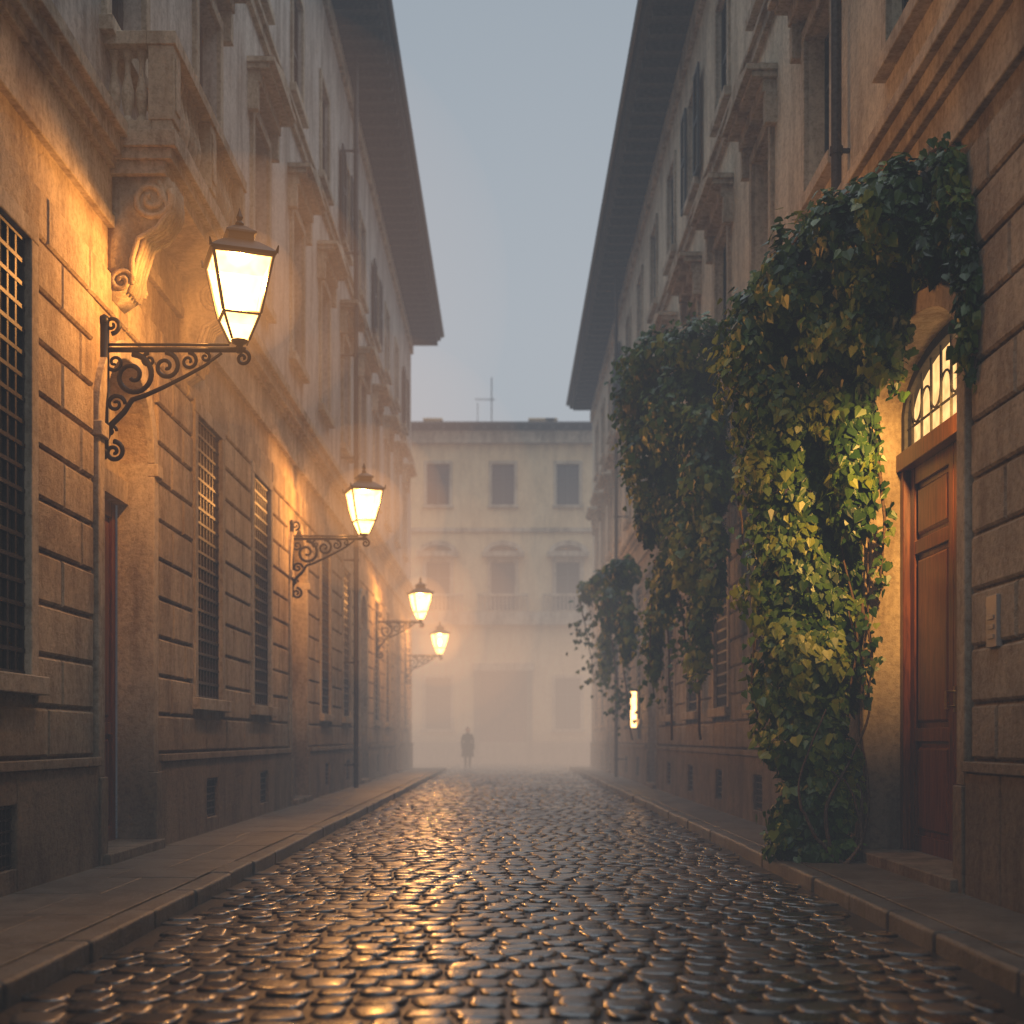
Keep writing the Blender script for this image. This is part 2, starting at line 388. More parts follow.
    TR_.box(u0,u1,eavez-0.55,eavez-0.17,-.01,0.1)
    B=MB(T); d=-14
    B.quad((u0,-.1,0),(u0,eavez,0),(u0,eavez,d),(u0,-.1,d)); B.quad((u1,-.1,0),(u1,eavez,0),(u1,eavez,d),(u1,-.1,d)); B.quad((u0,-.1,d),(u1,-.1,d),(u1,eavez,d),(u0,eavez,d))
    B.build("end_walls",matP,P)
    W.build("ground_floor_wall",matG,P); Wp.build("upper_wall",matP,P); TR_.build("stone_trim",matT,P,bevel=0.008); RV.build("door_reveals",matT,P)
    GL.build("window_glass",M_glass,P); SA.build("window_frames",M_shut,P); GR.build("iron_grilles",M_grille,P); SH.build("shutters",M_shut,P)
    if DR.v: DR.build("doors",M_wood,P,bevel=0.004)
    VE.build("cellar_vents",M_dark,P)
    eaves(P,T,u0,u1,eavez,ov,14)
    return P

corL=(6.30,[(6.30,6.42,0.07),(6.42,6.85,0.045),(6.85,6.95,0.10),(6.95,7.12,0.17),(7.12,7.26,0.24)])
sp=3.55
allL=[13.05+sp*k for k in range(-6,12)]
dL=[13.05,23.7,34.35,45.0]
doorsL=[(d,0.85,4.3,0.85,3.85) for d in dL]
gw=[u+(0.15 if abs(u-9.5)<.1 else 0) for u in allL if min(abs(u-d) for d in dL)>1]
PL1=build_side(TL,-10,30,doorsL,gw,allL,(8.25,10.85),11.2,(13.1,15.1),17.45,1.2,corL,M_stoneL,M_plastL,M_trimL)
PL2=build_side(TL,30.05,52,doorsL,gw,allL,(8.25,10.85),11.2,(13.1,15.1),17.45,1.2,corL,M_stoneL,M_plastL2,M_trimL,seedoff=1)
corR=(6.05,[(6.05,6.15,0.07),(6.15,6.5,0.045),(6.5,6.62,0.11),(6.62,6.78,0.18),(6.78,6.9,0.25)])
allR=[11.38+3.3*k for k in range(-6,13)]
dR=[11.38,31.18,44.38]
doorsR=[(11.38,1.32,4.45,0.55,3.95)]+[(d,0.9,4.2,0.8,3.8) for d in dR[1:]]
gwR=[u for u in allR if min(abs(u-d) for d in dR)>1 and abs(u-8.08)>0.5]
PR1=build_side(TR,-10,54,doorsR,gwR,allR,(7.7,9.65),9.95,(11.8,13.7),15.2,0.95,corR,M_stoneR,M_plastR,M_trimL,dskip=(11.38,))

# big right door
D=MB(TR); a,b=11.38-1.32,11.38+1.32; dep=-0.35
D.box(a,a+0.1,SW+.1,3.95,dep-.1,dep+.05); D.box(b-0.1,b,SW+.1,3.95,dep-.1,dep+.05)
D.box(a,b,3.95,4.12,dep-.1,dep+.09)
door(D,a+0.1,b-0.1,SW+.1,3.95,dep-.08,[(0,0.27),(0.27,0.8),(0.8,1.0)])
D.build("double_door",M_wood,PR1,bevel=0.005)
F=MB(TR); arch_plate(F,11.38,1.32,4.45,0.55,4.12,dep-.06); F.build("fanlight_glass",M_fan,PR1)
F=MB(TR)
arch_band(F,11.38,1.22,4.45,0.45,0.1,dep-.05,dep+.04); F.box(a,a+0.1,4.12,4.46,dep-.05,dep+.038); F.box(b-.1,b,4.12,4.46,dep-.05,dep+.038)
for k in range(-4,5):
    u=11.38+k*0.27; F.tube([(u,4.12,dep),(u,ztop(k*0.27/1.22,4.45,0.45)+.02,dep)],0.014,5)
for k in range(-5,5):
    u=11.38+k*0.27+.135
    F.tube([(u+0.135*math.cos(t),4.5+0.13*math.sin(t)*(-1 if k%2 else 1),dep+.003) for t in [i*math.pi/8 for i in range(9)]],0.012,5)
F.tube([(a+.05,4.35,dep),(b-.05,4.35,dep)],0.013,5)
F.build("fanlight_frame",M_eave,PR1)
F=MB(TR); F.box(11.27,11.33,1.55,1.78,dep-.03,dep+.0); F.tube([(11.30,1.6,dep),(11.30,1.6,dep+.07),(11.30,1.73,dep+.07),(11.30,1.73,dep)],0.012,6)
F.box(11.49,11.56,1.58,1.74,dep-.03,dep+.0); F.build("door_handle",M_brass,PR1)
F=MB(TR); F.box(a,a+.04,4.0,4.3,-.24,-.12); F.box(a+.04,a+.09,4.27,4.3,-.25,-.11); F.build("porch_lamp_bracket",M_iron,PR1)
F=MB(TR); F.box(a+.045,a+.085,4.05,4.26,-.22,-.14); F.build("porch_lamp_glass",M_bulb,PR1)
def plight(name,loc,p,col,r,parent=None,typ='POINT'):
    l=bpy.data.lights.new(name,typ); l.energy=p; l.color=col; l.shadow_soft_size=r
    o=bpy.data.objects.new(name,l); o.location=loc; scene.collection.objects.link(o); o.parent=parent; return o
s_=plight("porch_light",(3.6+.16,a+.12,4.2),720,(1,0.50,0.12),0.04,PR1,'SPOT')
s_.data.spot_size=math.radians(74); s_.data.spot_blend=0.8
s_.rotation_euler=(Vector((3.76,12.7,3.4))-Vector(s_.location)).to_track_quat('-Z','Y').to_euler()

I=MB(TR); I.box(9.22,9.42,1.98,2.36,0.03,0.075)
for k in range(3): I.box(9.26,9.38,2.04+k*.07,2.075+k*.07,0.076,0.084)
e=empty("intercom_panel"); I.build("plate",M_steel,e,bevel=0.005)

def pipe(T,u,z0,z1,n=0.14):
    e=empty("drain_pipe"); m=MB(T); m.tube([(u,z0,n),(u,z1,n)],0.055,10)
    z=z0+0.5
    while z<z1: m.tube([(u,z,n),(u,z+.08,n)],0.07,10); m.box(u-.02,u+.02,z+.02,z+.06,-.01,n); z+=2.4
    m.build("pipe",M_pipe,e)
pipe(TL,30.02,0.15,17.4,0.36); pipe(TR,13.45,6.95,15.1); pipe(TR,38.0,0.15,15.1,0.36)

# ------------------------------------------------------------------ balcony
BA=MB(TL); u0,u1=12.35,15.75; nb=0.70
BA.box(u0+.08,u1-.08,6.80,6.93,-.01,nb-.12); BA.box(u0+.04,u1-.04,6.93,7.04,-.01,nb-.05); BA.box(u0,u1,7.04,7.20,-.01,nb)
zb,zt_=7.20,8.02
BA.box(u0+.03,u1-.03,zb,zb+.1,nb-.24,nb-.04); BA.box(u0+.03,u0+.23,zb,zb+.1,0,nb-.245); BA.box(u1-.23,u1-.03,zb,zb+.1,0,nb-.245)
BA.box(u0,u1,zt_,zt_+.13,nb-.28,nb); BA.box(u0,u0+.28,zt_,zt_+.13,0,nb-.282); BA.box(u1-.28,u1,zt_,zt_+.13,0,nb-.282)
for uu in (u0+.02,u1-.28,(u0+u1)/2-.13):
    BA.box(uu,uu+.26,zb+.1,zt_,nb-.27,nb-.02); BA.box(uu+.05,uu+.21,zb+.2,zt_-.1,nb-.02,nb-.005)
def bal(u,n):
    x,y,_=TL(u,0,n); h=zt_-zb-.1; z=zb+.1
    BA.lathe(x,y,[(0.055,z),(0.055,z+.05),(0.03,z+.08),(0.06,z+.22),(0.065,z+.3),(0.03,z+.5),(0.028,z+.6),(0.05,z+h-.04),(0.05,z+h)],10)
u=u0+.38
while u<u1-.3:
    if abs(u-(u0+u1)/2)>.18: bal(u,nb-.14)
    u+=0.165
for nn in (.36,.5,.63): bal(u0+.14,nb-nn)
BA.build("balcony",M_trimL,PL1,bevel=0.006)
CO=MB(TL)
prof=[(0,6.8),(0.6,6.8),(0.64,6.68),(0.61,6.46),(0.5,6.32),(0.34,6.24),(0.25,6.1),(0.23,5.85),(0.18,5.68),(0.06,5.6),(0,5.58)]
for uu in (12.5,15.2):
    CO.extr(prof,uu,uu+.4)
    for q in (uu-.005,uu+.405):
        volute(CO,q,0.43,6.58,0.20,-1,1.8,0.034,0.5); volute(CO,q,0.14,5.78,0.12,1,1.5,0.026,0)
        CO.tube([(q,6.76,0.5),(q,6.46,0.6),(q,6.3,0.48),(q,6.2,0.3),(q,6.0,0.24),(q,5.75,0.24)],0.028,6)
    for k in range(5):
        w_=uu+.04+k*.08
        CO.tube([(w_,6.76,.62),(w_,6.5,.63),(w_,6.33,.53),(w_,6.22,.35),(w_,5.95,.26),(w_,5.68,.2)],0.03,5)
CO.build("balcony_consoles",M_trimL,PL1,smooth=True)

# ------------------------------------------------------------------ end building
PE=empty("palazzo_building"); W=MB(TE);T_=MB(TE);GL=MB(TE);SA=MB(TE)
ops=[]
cs=[(503-VX)*YE/FP+3.55*k for k in range(-5,6)]
def ez(y): return H+(VY-y)*YE/FP
for c in cs:
    o=(c-.62,c+.62,ez(505),ez(464)); ops.append(o); surround(T_,o,0.16,0.06); reveal(W,o,.2); sash(SA,GL,o,-.19)
    o=(c-.65,c+.65,ez(610),ez(562)); ops.append(o); surround(T_,o,0.2,0.08,False); reveal(W,o,.25); sash(SA,GL,o,-.24)
    arch_band(T_,c,0.82,ez(554),0.42,0.26,-.01,0.45); T_.box(c-1.15,c+1.15,ez(557),ez(552),-.01,0.40)
    if abs(c+0.2)>1.0:
        o=(c-.7,c+.7,1.8,4.6); ops.append(o); surround(T_,o,0.16,0.06); reveal(W,o,.3); sash(SA,GL,o,-.29)
o=(cs[5]-1.3,cs[5]+1.3,-.1,5.0); ops.append(o); reveal(W,o,.5); T_.box(o[0]-.3,o[0],0,5.0,-.01,.15);T_.box(o[1],o[1]+.3,0,5.0,-.01,.15);T_.box(o[0]-.4,o[1]+.4,5.0,5.4,-.01,.25)
dd=MB(TE); door(dd,o[0],o[1],0,5.0,-.5,[(0,.3),(.3,1)]); dd.build("doors",M_wood,PE)
wall(W,-22,22,-.1,ez(432),ops); W.build("facade_wall",M_plastE,PE)
T_.box(-22,22,ez(625),ez(612),-.01,.3); T_.box(-22,22,ez(532),ez(528),-.01,.12); T_.box(-22,22,ez(444),ez(432),-.01,.35)
T_.box(-22,22,.0,1.1,-.01,.12)
for c in cs:
    T_.box(c-1.4,c+1.4,ez(612)+.85,ez(612)+.95,.15,.45)
    for i in range(13): T_.box(c-1.35+i*.22,c-1.29+i*.22,ez(612),ez(612)+.85,.22,.3)
T_.build("stone_trim",M_trimL,PE); GL.build("window_glass",M_glass,PE); SA.build("window_frames",M_shut,PE)
E=MB(TE); 
for i in range(60): E.box(-22+i*.74,-22+i*.74+.16,ez(432),ez(428),0,0.9)
E.box(-22.5,22.5,ez(428),ez(426),-1,1.0)
E.build("eave_rafters",M_eave,PE)
R=MB(TE); R.add([(-22.5,ez(426),1.0),(22.5,ez(426),1.0),(22.5,ez(412)+.6,-5),(-22.5,ez(412)+.6,-5),(22.5,ez(426),-12),(-22.5,ez(426),-12)],[(0,1,2,3),(3,2,4,5),(0,3,5),(1,2,4)])
R.build("roof",M_roof,PE)
B=MB(TE); B.quad((-22,-.1,0),(-22,ez(428),0),(-22,ez(428),-12),(-22,-.1,-12)); B.quad((22,-.1,0),(22,ez(428),0),(22,ez(428),-12),(22,-.1,-12)); B.quad((-22,-.1,-12),(22,-.1,-12),(22,ez(428),-12),(-22,ez(428),-12)); B.build("side_walls",M_plastE,PE)
C=MB(TE)
for x,w in ((430,.9),(543,1.3),(553,.5)):
    X=(x-VX)*YE/FP; C.box(X-w/2,X+w/2,ez(420),ez(408),-3.4,-2.6); C.box(X-w/2-.1,X+w/2+.1,ez(408),ez(406.5),-3.5,-2.5)
C.build("chimneys",M_plastE,PE)
A=MB(TE); X=(491-VX)*YE/FP
A.tube([(X,ez(420),-3),(X,ez(362),-3)],0.03,5); A.tube([(X-.9,ez(385),-3),(X+.2,ez(385),-3)],0.02,4)
for k in range(6): A.tube([(X-.9+k*.2,ez(385),-3.3),(X-.9+k*.2,ez(385),-2.7)],0.015,4)
A.tube([(X-.8,ez(420),-3.1),(X-.8,ez(388),-3.1)],0.025,4)
A.build("roof_antenna",M_iron,PE)

# ------------------------------------------------------------------ ground / road / pavements
g=MB(); S=400; g.quad((-S,-S,-0.05),(S,-S,-0.05),(S,S,-0.05),(-S,S,-0.05)); g.build("ground",M_ground)
rd=empty("cobblestone_road")
m=MB(); m.quad((-2.46,-10,-0.010),(2.64,-10,-0.010),(2.64,66,-0.010),(-2.46,66,-0.010)); m.build("joints",M_mortar,rd)
def cobbles():
    K=12; V=[];R=[]; cnt=0
    rings=[(1.0,-0.03),(0.985,-0.004),(0.93,0.0035),(0.66,0.006)]
    ang=np.arange(K)*2*np.pi/K+0.26
    y=2.6
    while y<66:
        rowh=random.uniform(0.20,0.30); x=-2.46+random.uniform(-.12,0)
        while x<2.6:
            w=random.uniform(0.16,0.30); cx=x+w/2; x+=w
            if cx>2.54 or cx<-2.38: continue
            cy=y+rowh/2+0.09*math.sin(cx*1.7+y*0.35)+0.035*math.sin(cx*5+y)+random.uniform(-.022,.022)
            hw=w/2-random.uniform(.003,.010); hh=rowh/2-random.uniform(.002,.015)
            e=random.uniform(0.36,0.66)
            c_,s_=np.cos(ang),np.sin(ang)
            rad=1+np.random.uniform(-.12,.05,K)
            px_=np.sign(c_)*np.abs(c_)**e*hw*rad; py_=np.sign(s_)*np.abs(s_)**e*hh*rad
            px_=px_*(1+random.uniform(-.12,.12)*py_/hh)
            th=random.uniform(-.17,.17); px2=px_*math.cos(th)-py_*math.sin(th); py2=px_*math.sin(th)+py_*math.cos(th)
            z0=random.uniform(-.005,.004); tx,ty=random.gauss(0,.026),random.gauss(0,.026)
            for sc,z in rings:
                V.append(np.stack([cx+px2*sc,cy+py2*sc,z0+z+tx*px2*sc+ty*py2*sc+(np.random.uniform(-.001,.001,K) if sc<.99 else 0)],1))
            V.append(np.array([[cx,cy,z0+0.0066]])); R.append(random.random()); cnt+=1
        y+=rowh
    V=np.concatenate(V); per=K*len(rings)+1
    base=[];nr=len(rings)
    for i in range(nr-1):
        for k in range(K):
            k2=(k+1)%K; base.append((i*K+k,i*K+k2,(i+1)*K+k2,(i+1)*K+k))
    base=np.array(base); tri=np.array([((nr-1)*K+k,(nr-1)*K+(k+1)%K,nr*K) for k in range(K)])
    off=(np.arange(cnt)*per)
    q=(base[None]+off[:,None,None]).reshape(-1,4); t=(tri[None]+off[:,None,None]).reshape(-1,3)
    me=bpy.data.meshes.new("stones"); me.from_pydata(V.tolist(),[],q.tolist()+t.tolist())
    me.polygons.foreach_set("use_smooth",[True]*len(me.polygons))
    at=me.attributes.new("tone",'FLOAT','POINT'); at.data.foreach_set("value",np.repeat(np.array(R),per))
    me.materials.append(M_cob); ob=bpy.data.objects.new("stones",me); scene.collection.objects.link(ob); ob.parent=rd
cobbles()
def pavement(x0,x1,xc0,xc1,y1):
    e=empty("sidewalk"); m=MB(); m.quad((min(x0,x1)-.02,-10,SW-.03),(max(x0,x1)+.02,-10,SW-.03),(max(x0,x1)+.02,y1,SW-.03),(min(x0,x1)-.02,y1,SW-.03)); m.build("bedding",M_mortar,e)
    s=MB(); y=-10
    while y<y1:
        l=random.uniform(0.75,1.25); 
        xa,xb=min(x0,x1),max(x0,x1); cut=[xa,xb] if xb-xa<0.8 else [xa,xa+(xb-xa)*random.choice((0.38,0.5,0.62)),xb]
        for i in range(len(cut)-1):
            dz=random.uniform(-.003,.003); zz=SW+dz
            a,b,c,d=cut[i]+.003,cut[i+1]-.003,y+.003,min(y+l,y1)-.003
            s.add([(a,c,SW-.06),(b,c,SW-.06),(b,d,SW-.06),(a,d,SW-.06),(a,c,zz-.004),(b,c,zz-.004),(b,d,zz-.004),(a,d,zz-.004),(a+.004,c+.004,zz),(b-.004,c+.004,zz),(b-.004,d-.004,zz),(a+.004,d-.004,zz)],
              [(8,9,10,11)]+[f for i2 in range(4) for f in ((i2,(i2+1)%4,4+(i2+1)%4,4+i2),(4+i2,4+(i2+1)%4,8+(i2+1)%4,8+i2))])
        y+=l
    s.build("paving_slabs",M_slab,e)
    k=MB(); y=-10; a,b=min(xc0,xc1),max(xc0,xc1)
    while y<y1:
        l=random.uniform(0.9,1.4); dx=random.uniform(-.012,.012); dz=random.uniform(-.006,.008)
        k.add([(xx,yy,zz) for zz in (-.06,SW+.004+dz) for yy in (y+.005,min(y+l,y1)-.005) for xx in (a+dx,b+dx)],[(0,1,3,2),(4,6,7,5),(0,4,5,1),(2,3,7,6),(0,2,6,4),(1,5,7,3)])
        y+=l
    ob=k.build("curb",M_curb,e,bevel=0.026); ob.modifiers[0].segments=3
pavement(-3.9,-2.67,-2.65,-2.45,52); pavement(3.6,2.84,2.82,2.63,54)

# ------------------------------------------------------------------ street lamps
LAMPS=[]
def lamp(D,zarm,power,X=2.57):
    e=empty("street_lamp"); T=TL; nL=3.9-X
    ir=MB(T)
    ir.box(D-.03,D+.03,zarm-1.0,zarm+.28,0.0,0.05+.02)
    ir.tube([(D,zarm,0.03),(D,zarm,nL+0.06)],0.026,8); ir.tube([(D,zarm+.05,0.03),(D,zarm+.05,nL-.1)],0.014,6)
    def sp(cn,cz,R,st,sg,tn,r=0.016):
        pts=[]
        for i in range(40):
            t=i/39; a=st+sg*tn*2*math.pi*t; q=R*(1-0.86*t); pts.append((D,cz+q*math.sin(a),cn+q*math.cos(a)))
        ir.tube(pts,[r*(1.1-.35*i/39) for i in range(40)],6)
    sp(0.30,zarm-0.25,0.21,math.pi*0.5,-1,1.6,.027)
    sp(0.62,zarm-0.16,0.135,math.pi*0.5,-1,1.5,.023); sp(0.84,zarm-0.11,0.085,math.pi*0.5,-1,1.4,.018)
    sp(0.46,zarm-0.10,0.07,math.pi*0.5,1,1.3,.017); sp(1.0,zarm-.07,.05,math.pi*.5,-1,1.2,.015)
    sp(0.13,zarm-0.12,0.09,math.pi*0.9,1,1.4,.018); sp(0.14,zarm-.52,.09,0,1,1.4,.02)
    ir.tube([(D,zarm-.85,.05),(D,zarm-.72,.10),(D,zarm-.6,.22),(D,zarm-.48,.3),(D,zarm-.44,.42),(D,zarm-.36,.6),(D,zarm-.26,.8),(D,zarm-.15,1.0),(D,zarm-.03,1.16)],[.034,.032,.03,.027,.025,.022,.02,.018,.016],6)
    sp(0.10,zarm+.24,0.085,-math.pi/2,1,1.4,.02); sp(0.12,zarm-.98,.10,math.pi/2,-1,1.5,.023); sp(0.09,zarm-.78,.06,0,1,1.3,.016)
    sp(nL+.03,zarm-.08,.075,math.pi/2,-1,1.4,.018)
    for z in (zarm+.28,zarm-1.0): ir.tube([(D,z-.05,.03),(D,z-.02,.03),(D,z+.03,.03),(D,z+.06,.03)],[.02,.05,.05,.015],8)
    ir.build("wall_bracket",M_iron,e,smooth=True)
    x,y=-X,D; z=zarm; rot=math.radians(45+20)
    q=math.sqrt(2)
    f=MB(); f.lathe(x,y,[(.03,z-.03),(.05,z+.01),(.03,z+.04),(.05*q,z+.06),(.06*q,z+.09)],8)
    f.lathe(x,y,[(0.165*q,z+.30),(0.185*q,z+.315),(0.165*q,z+.335)],4,rot)
    f.lathe(x,y,[(0.28*q,z+.83),(0.305*q,z+.85),(0.31*q,z+.875),(0.25*q,z+.93),(0.16*q,z+1.0),(0.12*q,z+1.02)],4,rot)
    f.lathe(x,y,[(0.12*q,z+1.02),(0.12*q,z+1.08),(0.145*q,z+1.09),(0.14*q,z+1.11),(0.06*q,z+1.17),(0.04,z+1.19)],4,rot)
    f.lathe(x,y,[(0.03,z+1.18),(0.045,z+1.21),(0.02,z+1.24),(0.035,z+1.27),(0.012,z+1.33),(0.004,z+1.36)],8)
    for k in range(4):
        a=rot+math.pi/2*k; c,s_=math.cos(a),math.sin(a)
        def R(r,zz): return (x+r*q*c,y+r*q*s_,zz)
        f.tube([R(.175,z+.32),R(.28,z+.85)],.018,5,True); f.tube([R(.08,z+.08),R(.17,z+.31)],.014,5,True)
        f.tube([R(.305,z+.86),R(.32,z+.93)],[.02,.006],5,True)
    f.build("lantern_frame",M_iron,e)
    g=MB()
    for (r0,za,r1,zb) in ((.17,z+.335,.27,z+.83),(.078,z+.09,.158,z+.30)):
        for k in range(4):
            a=rot+math.pi/2*k;b=a+math.pi/2
            g.add([(x+r0*q*math.cos(a),y+r0*q*math.sin(a),za),(x+r0*q*math.cos(b),y+r0*q*math.sin(b),za),(x+r1*q*math.cos(b),y+r1*q*math.sin(b),zb),(x+r1*q*math.cos(a),y+r1*q*math.sin(a),zb)],[(0,1,2,3)],True)
    g.build("lantern_glass",M_pane,e)
    b=MB(); b.lathe(x,y,[(.02,z+.4),(.05,z+.46),(.065,z+.54),(.05,z+.62),(.02,z+.66)],10); ob=b.build("bulb",M_bulb,e,smooth=True)
    plight("bulb_light",(x+.0,y,z+.72),power,(1,0.41,0.09),.06,e); LAMPS.append((x,y,z+.55))
lamp(12.3,5.05,720); lamp(23.0,4.9,780); lamp(38.0,4.75,900); lamp(49.0,4.45,1000)
e=empty("wall_sconce"); s=MB(TR); s.box(33.9,34.1,1.3,2.7,0.08,0.13); s.box(33.88,34.12,2.55,2.62,0.13,0.36); s.box(33.88,34.12,1.55,1.6,0.13,0.36); s.build("bracket",M_iron,e)
s=MB(TR); s.box(33.93,34.07,1.6,2.55,0.17,0.31); s.build("lit_glass",glow("sconce_glass",(1,.5,.17),7),e)

# ------------------------------------------------------------------ ivy
LP=np.array([(0,0,0),(0.30,-.14,-.05),(0.52,0.12,-.12),(0.36,0.48,-.08),(0,1.0,-.10),(-0.36,0.48,-.08),(-0.52,0.12,-.12),(-0.30,-.14,-.05)])
def ivy(ells,nleaf,smin,smax,stems,strands=()):
    e=empty("ivy_plant"); V=[];Fc=[];R=[]; cnt=0
    vols=[(c[3]*c[4]*(c[2]/1000)**2)**.9 for c in ells]; tot=sum(vols)
    def leaf(p,out,shade,s):
        nonlocal cnt
        nrm=(out+Vector((random.gauss(0,.4),random.gauss(0,.4)-.25,random.gauss(0,.4)+.2))).normalized()
        dn=Vector((random.gauss(0,.5),random.gauss(0,.5),-1)); dn=(dn-nrm*dn.dot(nrm))
        if dn.length<.05: dn=nrm.orthogonal()
        dn.normalize(); sd=dn.cross(nrm)
        asp=random.uniform(.8,1.15)
        B=np.array([sd*asp,dn,nrm*random.uniform(.2,1.8)])*s
        V.append(LP@B+np.array(p)); o=cnt*8; Fc.extend([(o,o+1,o+2,o+3,o+4),(o,o+4,o+5,o+6,o+7)])
        R.append(min(1,max(0,shade))); cnt+=1
    for (x,y,Dp,rx,ry,rd_),v in zip(ells,vols):
        cx,cy,cz=px(x,y,Dp); ax,az=rx*Dp/FP,ry*Dp/FP; ay=rd_
        for i in range(int(nleaf*v/tot)):
            d=Vector((random.gauss(0,1),random.gauss(0,1),random.gauss(0,1))).normalized()
            if d.y>0.4 and random.random()<.7: d.y=-d.y
            q=0.60+0.42*random.random()**.6
            p=Vector((cx+d.x*ax,cy+d.y*ay,cz+d.z*az))
            nz=noise.noise(p*1.9)+0.6*noise.noise(p*4.7)
            q*=1+0.55*nz
            if random.random()<.05: q+=random.uniform(.05,.28)
            p=Vector((cx+d.x*ax*q,cy+d.y*ay*q,cz+d.z*az*q))
            if p.x>3.53 and (p.z<6.0): p.x=3.53-random.random()*.1
            if p.x>3.3 and 6<=p.z<7.0: p.x=min(p.x,3.32)
            if p.z<0.14: continue
            s=random.uniform(smin,smax)
            if random.random()<.3: s*=.6
            low_lit=0.12 if p.z<4.6 else -0.08  # lit lower leaves and darker top, put into the leaf colour
            leaf(p,Vector((d.x/ax,d.y/ay,d.z/az)).normalized(),0.40+low_lit+0.6*nz+random.gauss(0,.17)+(q-0.8)*.5,s)  # light and dark of the clumps also goes into leaf tone
    for (pts,n,w) in strands:
        P=[Vector(px(*p)) for p in pts]
        for i in range(n):
            t=random.random()*(len(P)-1); k=int(t); p=P[k].lerp(P[k+1],t-k)+Vector((random.gauss(0,w),random.gauss(0,w),random.gauss(0,w)))
            leaf(p,Vector((-.6,-.7,.2)),random.gauss(.5,.2),random.uniform(smin,smax)*.8)
        stems=stems+[pts]
    V=np.concatenate(V); me=bpy.data.meshes.new("leaves"); me.from_pydata(V.tolist(),[],Fc)
    at=me.attributes.new("tone",'FLOAT','POINT'); at.data.foreach_set("value",np.repeat(np.array(R),8))
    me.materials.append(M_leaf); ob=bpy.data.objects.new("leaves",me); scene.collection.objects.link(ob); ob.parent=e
    st=MB()
    for pts in stems:
        P=[Vector(px(*p)) for p in pts]; out=[]
        for i in range(len(P)-1):
            for k in range(6):
                t=k/6; a=P[max(i-1,0)];b=P[i];c=P[i+1];d=P[min(i+2,len(P)-1)]
                q=0.5*((2*b)+(c-a)*t+(2*a-5*b+4*c-d)*t*t+(3*b-a-3*c+d)*t**3)
                out.append(tuple(q+Vector((random.uniform(-.012,.012),)*3)))
        K=len(out); st.tube(out,[0.022*(1-.7*i/K) for i in range(K)],6)
    st.build("stems",M_bark,e,smooth=True)
ells=[(962,192,10.2,32,46,.30),(985,290,9.75,13,66,.18),(975,240,9.9,20,42,.2),(915,208,10.8,54,50,.35),(865,240,11.5,58,54,.4),(815,280,12.2,58,58,.45),(768,330,12.8,42,58,.45),(935,252,10.5,28,34,.22),(890,305,11.3,36,62,.25),
(850,320,12.0,46,70,.4),(800,400,12.8,66,80,.5),(852,400,12.2,30,90,.35),(808,500,13.0,66,80,.5),(853,490,12.4,26,70,.3),(812,590,13.0,66,80,.5),(810,670,12.9,58,70,.45),(812,745,12.8,50,60,.42),(808,810,12.7,44,48,.38),(812,850,12.6,46,22,.35)]
stems=[[(850,868,12.4),(862,800,12.5),(838,740,12.6),(858,640,12.6),(840,520,12.6),(860,400,12.4)],
 [(835,868,12.3),(826,810,12.3),(850,760,12.4),(870,700,12.5),(845,600,12.5)],[(856,866,12.5),(868,800,12.6),(860,720,12.6),(868,600,12.6),(866,470,12.6)],
 [(845,868,12.3),(812,830,12.25),(800,780,12.3),(830,700,12.3)],[(842,868,12.2),(862,838,12.3),(850,790,12.3),(828,770,12.3)],
 [(870,300,12.0),(910,240,11),(950,200,10.3),(985,250,9.7),(985,350,9.7)]]
strands=[([(745,380,12.8),(738,470,12.9),(745,560,12.9)],60,.05),([(875,440,12.2),(884,520,12.3),(880,590,12.4)],70,.05),([(760,600,12.9),(752,680,12.9),(765,740,12.9)],50,.05),
 ([(905,300,11.2),(898,350,11.3),(893,400,11.5)],60,.05),([(985,330,9.7),(975,365,9.7),(972,380,9.7)],30,.03),([(790,250,12),(812,215,11.8)],30,.06),([(900,180,10.8),(935,150,10.4),(960,145,10.1)],50,.06),([(860,600,12.3),(872,650,12.3),(868,700,12.3)],60,.05)]
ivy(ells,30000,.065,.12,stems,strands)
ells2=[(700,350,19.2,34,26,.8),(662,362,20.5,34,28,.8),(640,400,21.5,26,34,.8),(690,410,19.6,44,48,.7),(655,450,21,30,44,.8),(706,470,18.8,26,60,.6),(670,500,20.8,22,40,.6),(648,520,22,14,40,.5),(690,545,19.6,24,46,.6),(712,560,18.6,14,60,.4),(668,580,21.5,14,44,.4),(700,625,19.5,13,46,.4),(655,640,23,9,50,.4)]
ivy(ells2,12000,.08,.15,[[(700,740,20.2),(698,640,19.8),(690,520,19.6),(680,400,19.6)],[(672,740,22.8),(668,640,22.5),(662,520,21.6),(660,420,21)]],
 [([(625,400,21.5),(628,450,21.5),(634,500,21.6)],90,.12),([(655,560,22),(650,640,22.6),(655,700,23)],120,.12),([(680,600,20),(690,680,20)],100,.12),([(615,380,21.6),(640,345,21),(690,325,19.4)],120,.12)])
ells3=[(622,572,30,16,16,.8),(604,582,33,16,12,.9),(588,592,36,9,12,.7),(614,610,32,15,26,.7),(626,630,30,9,34,.6),(606,650,35,7,30,.5)]
ivy(ells3,3000,.11,.2,[[(632,740,33),(622,660,31.5),(610,600,31)]],[([(580,600,36),(588,640,36),(596,690,37)],100,.25),([(612,640,32),(622,720,33)],120,.2)])

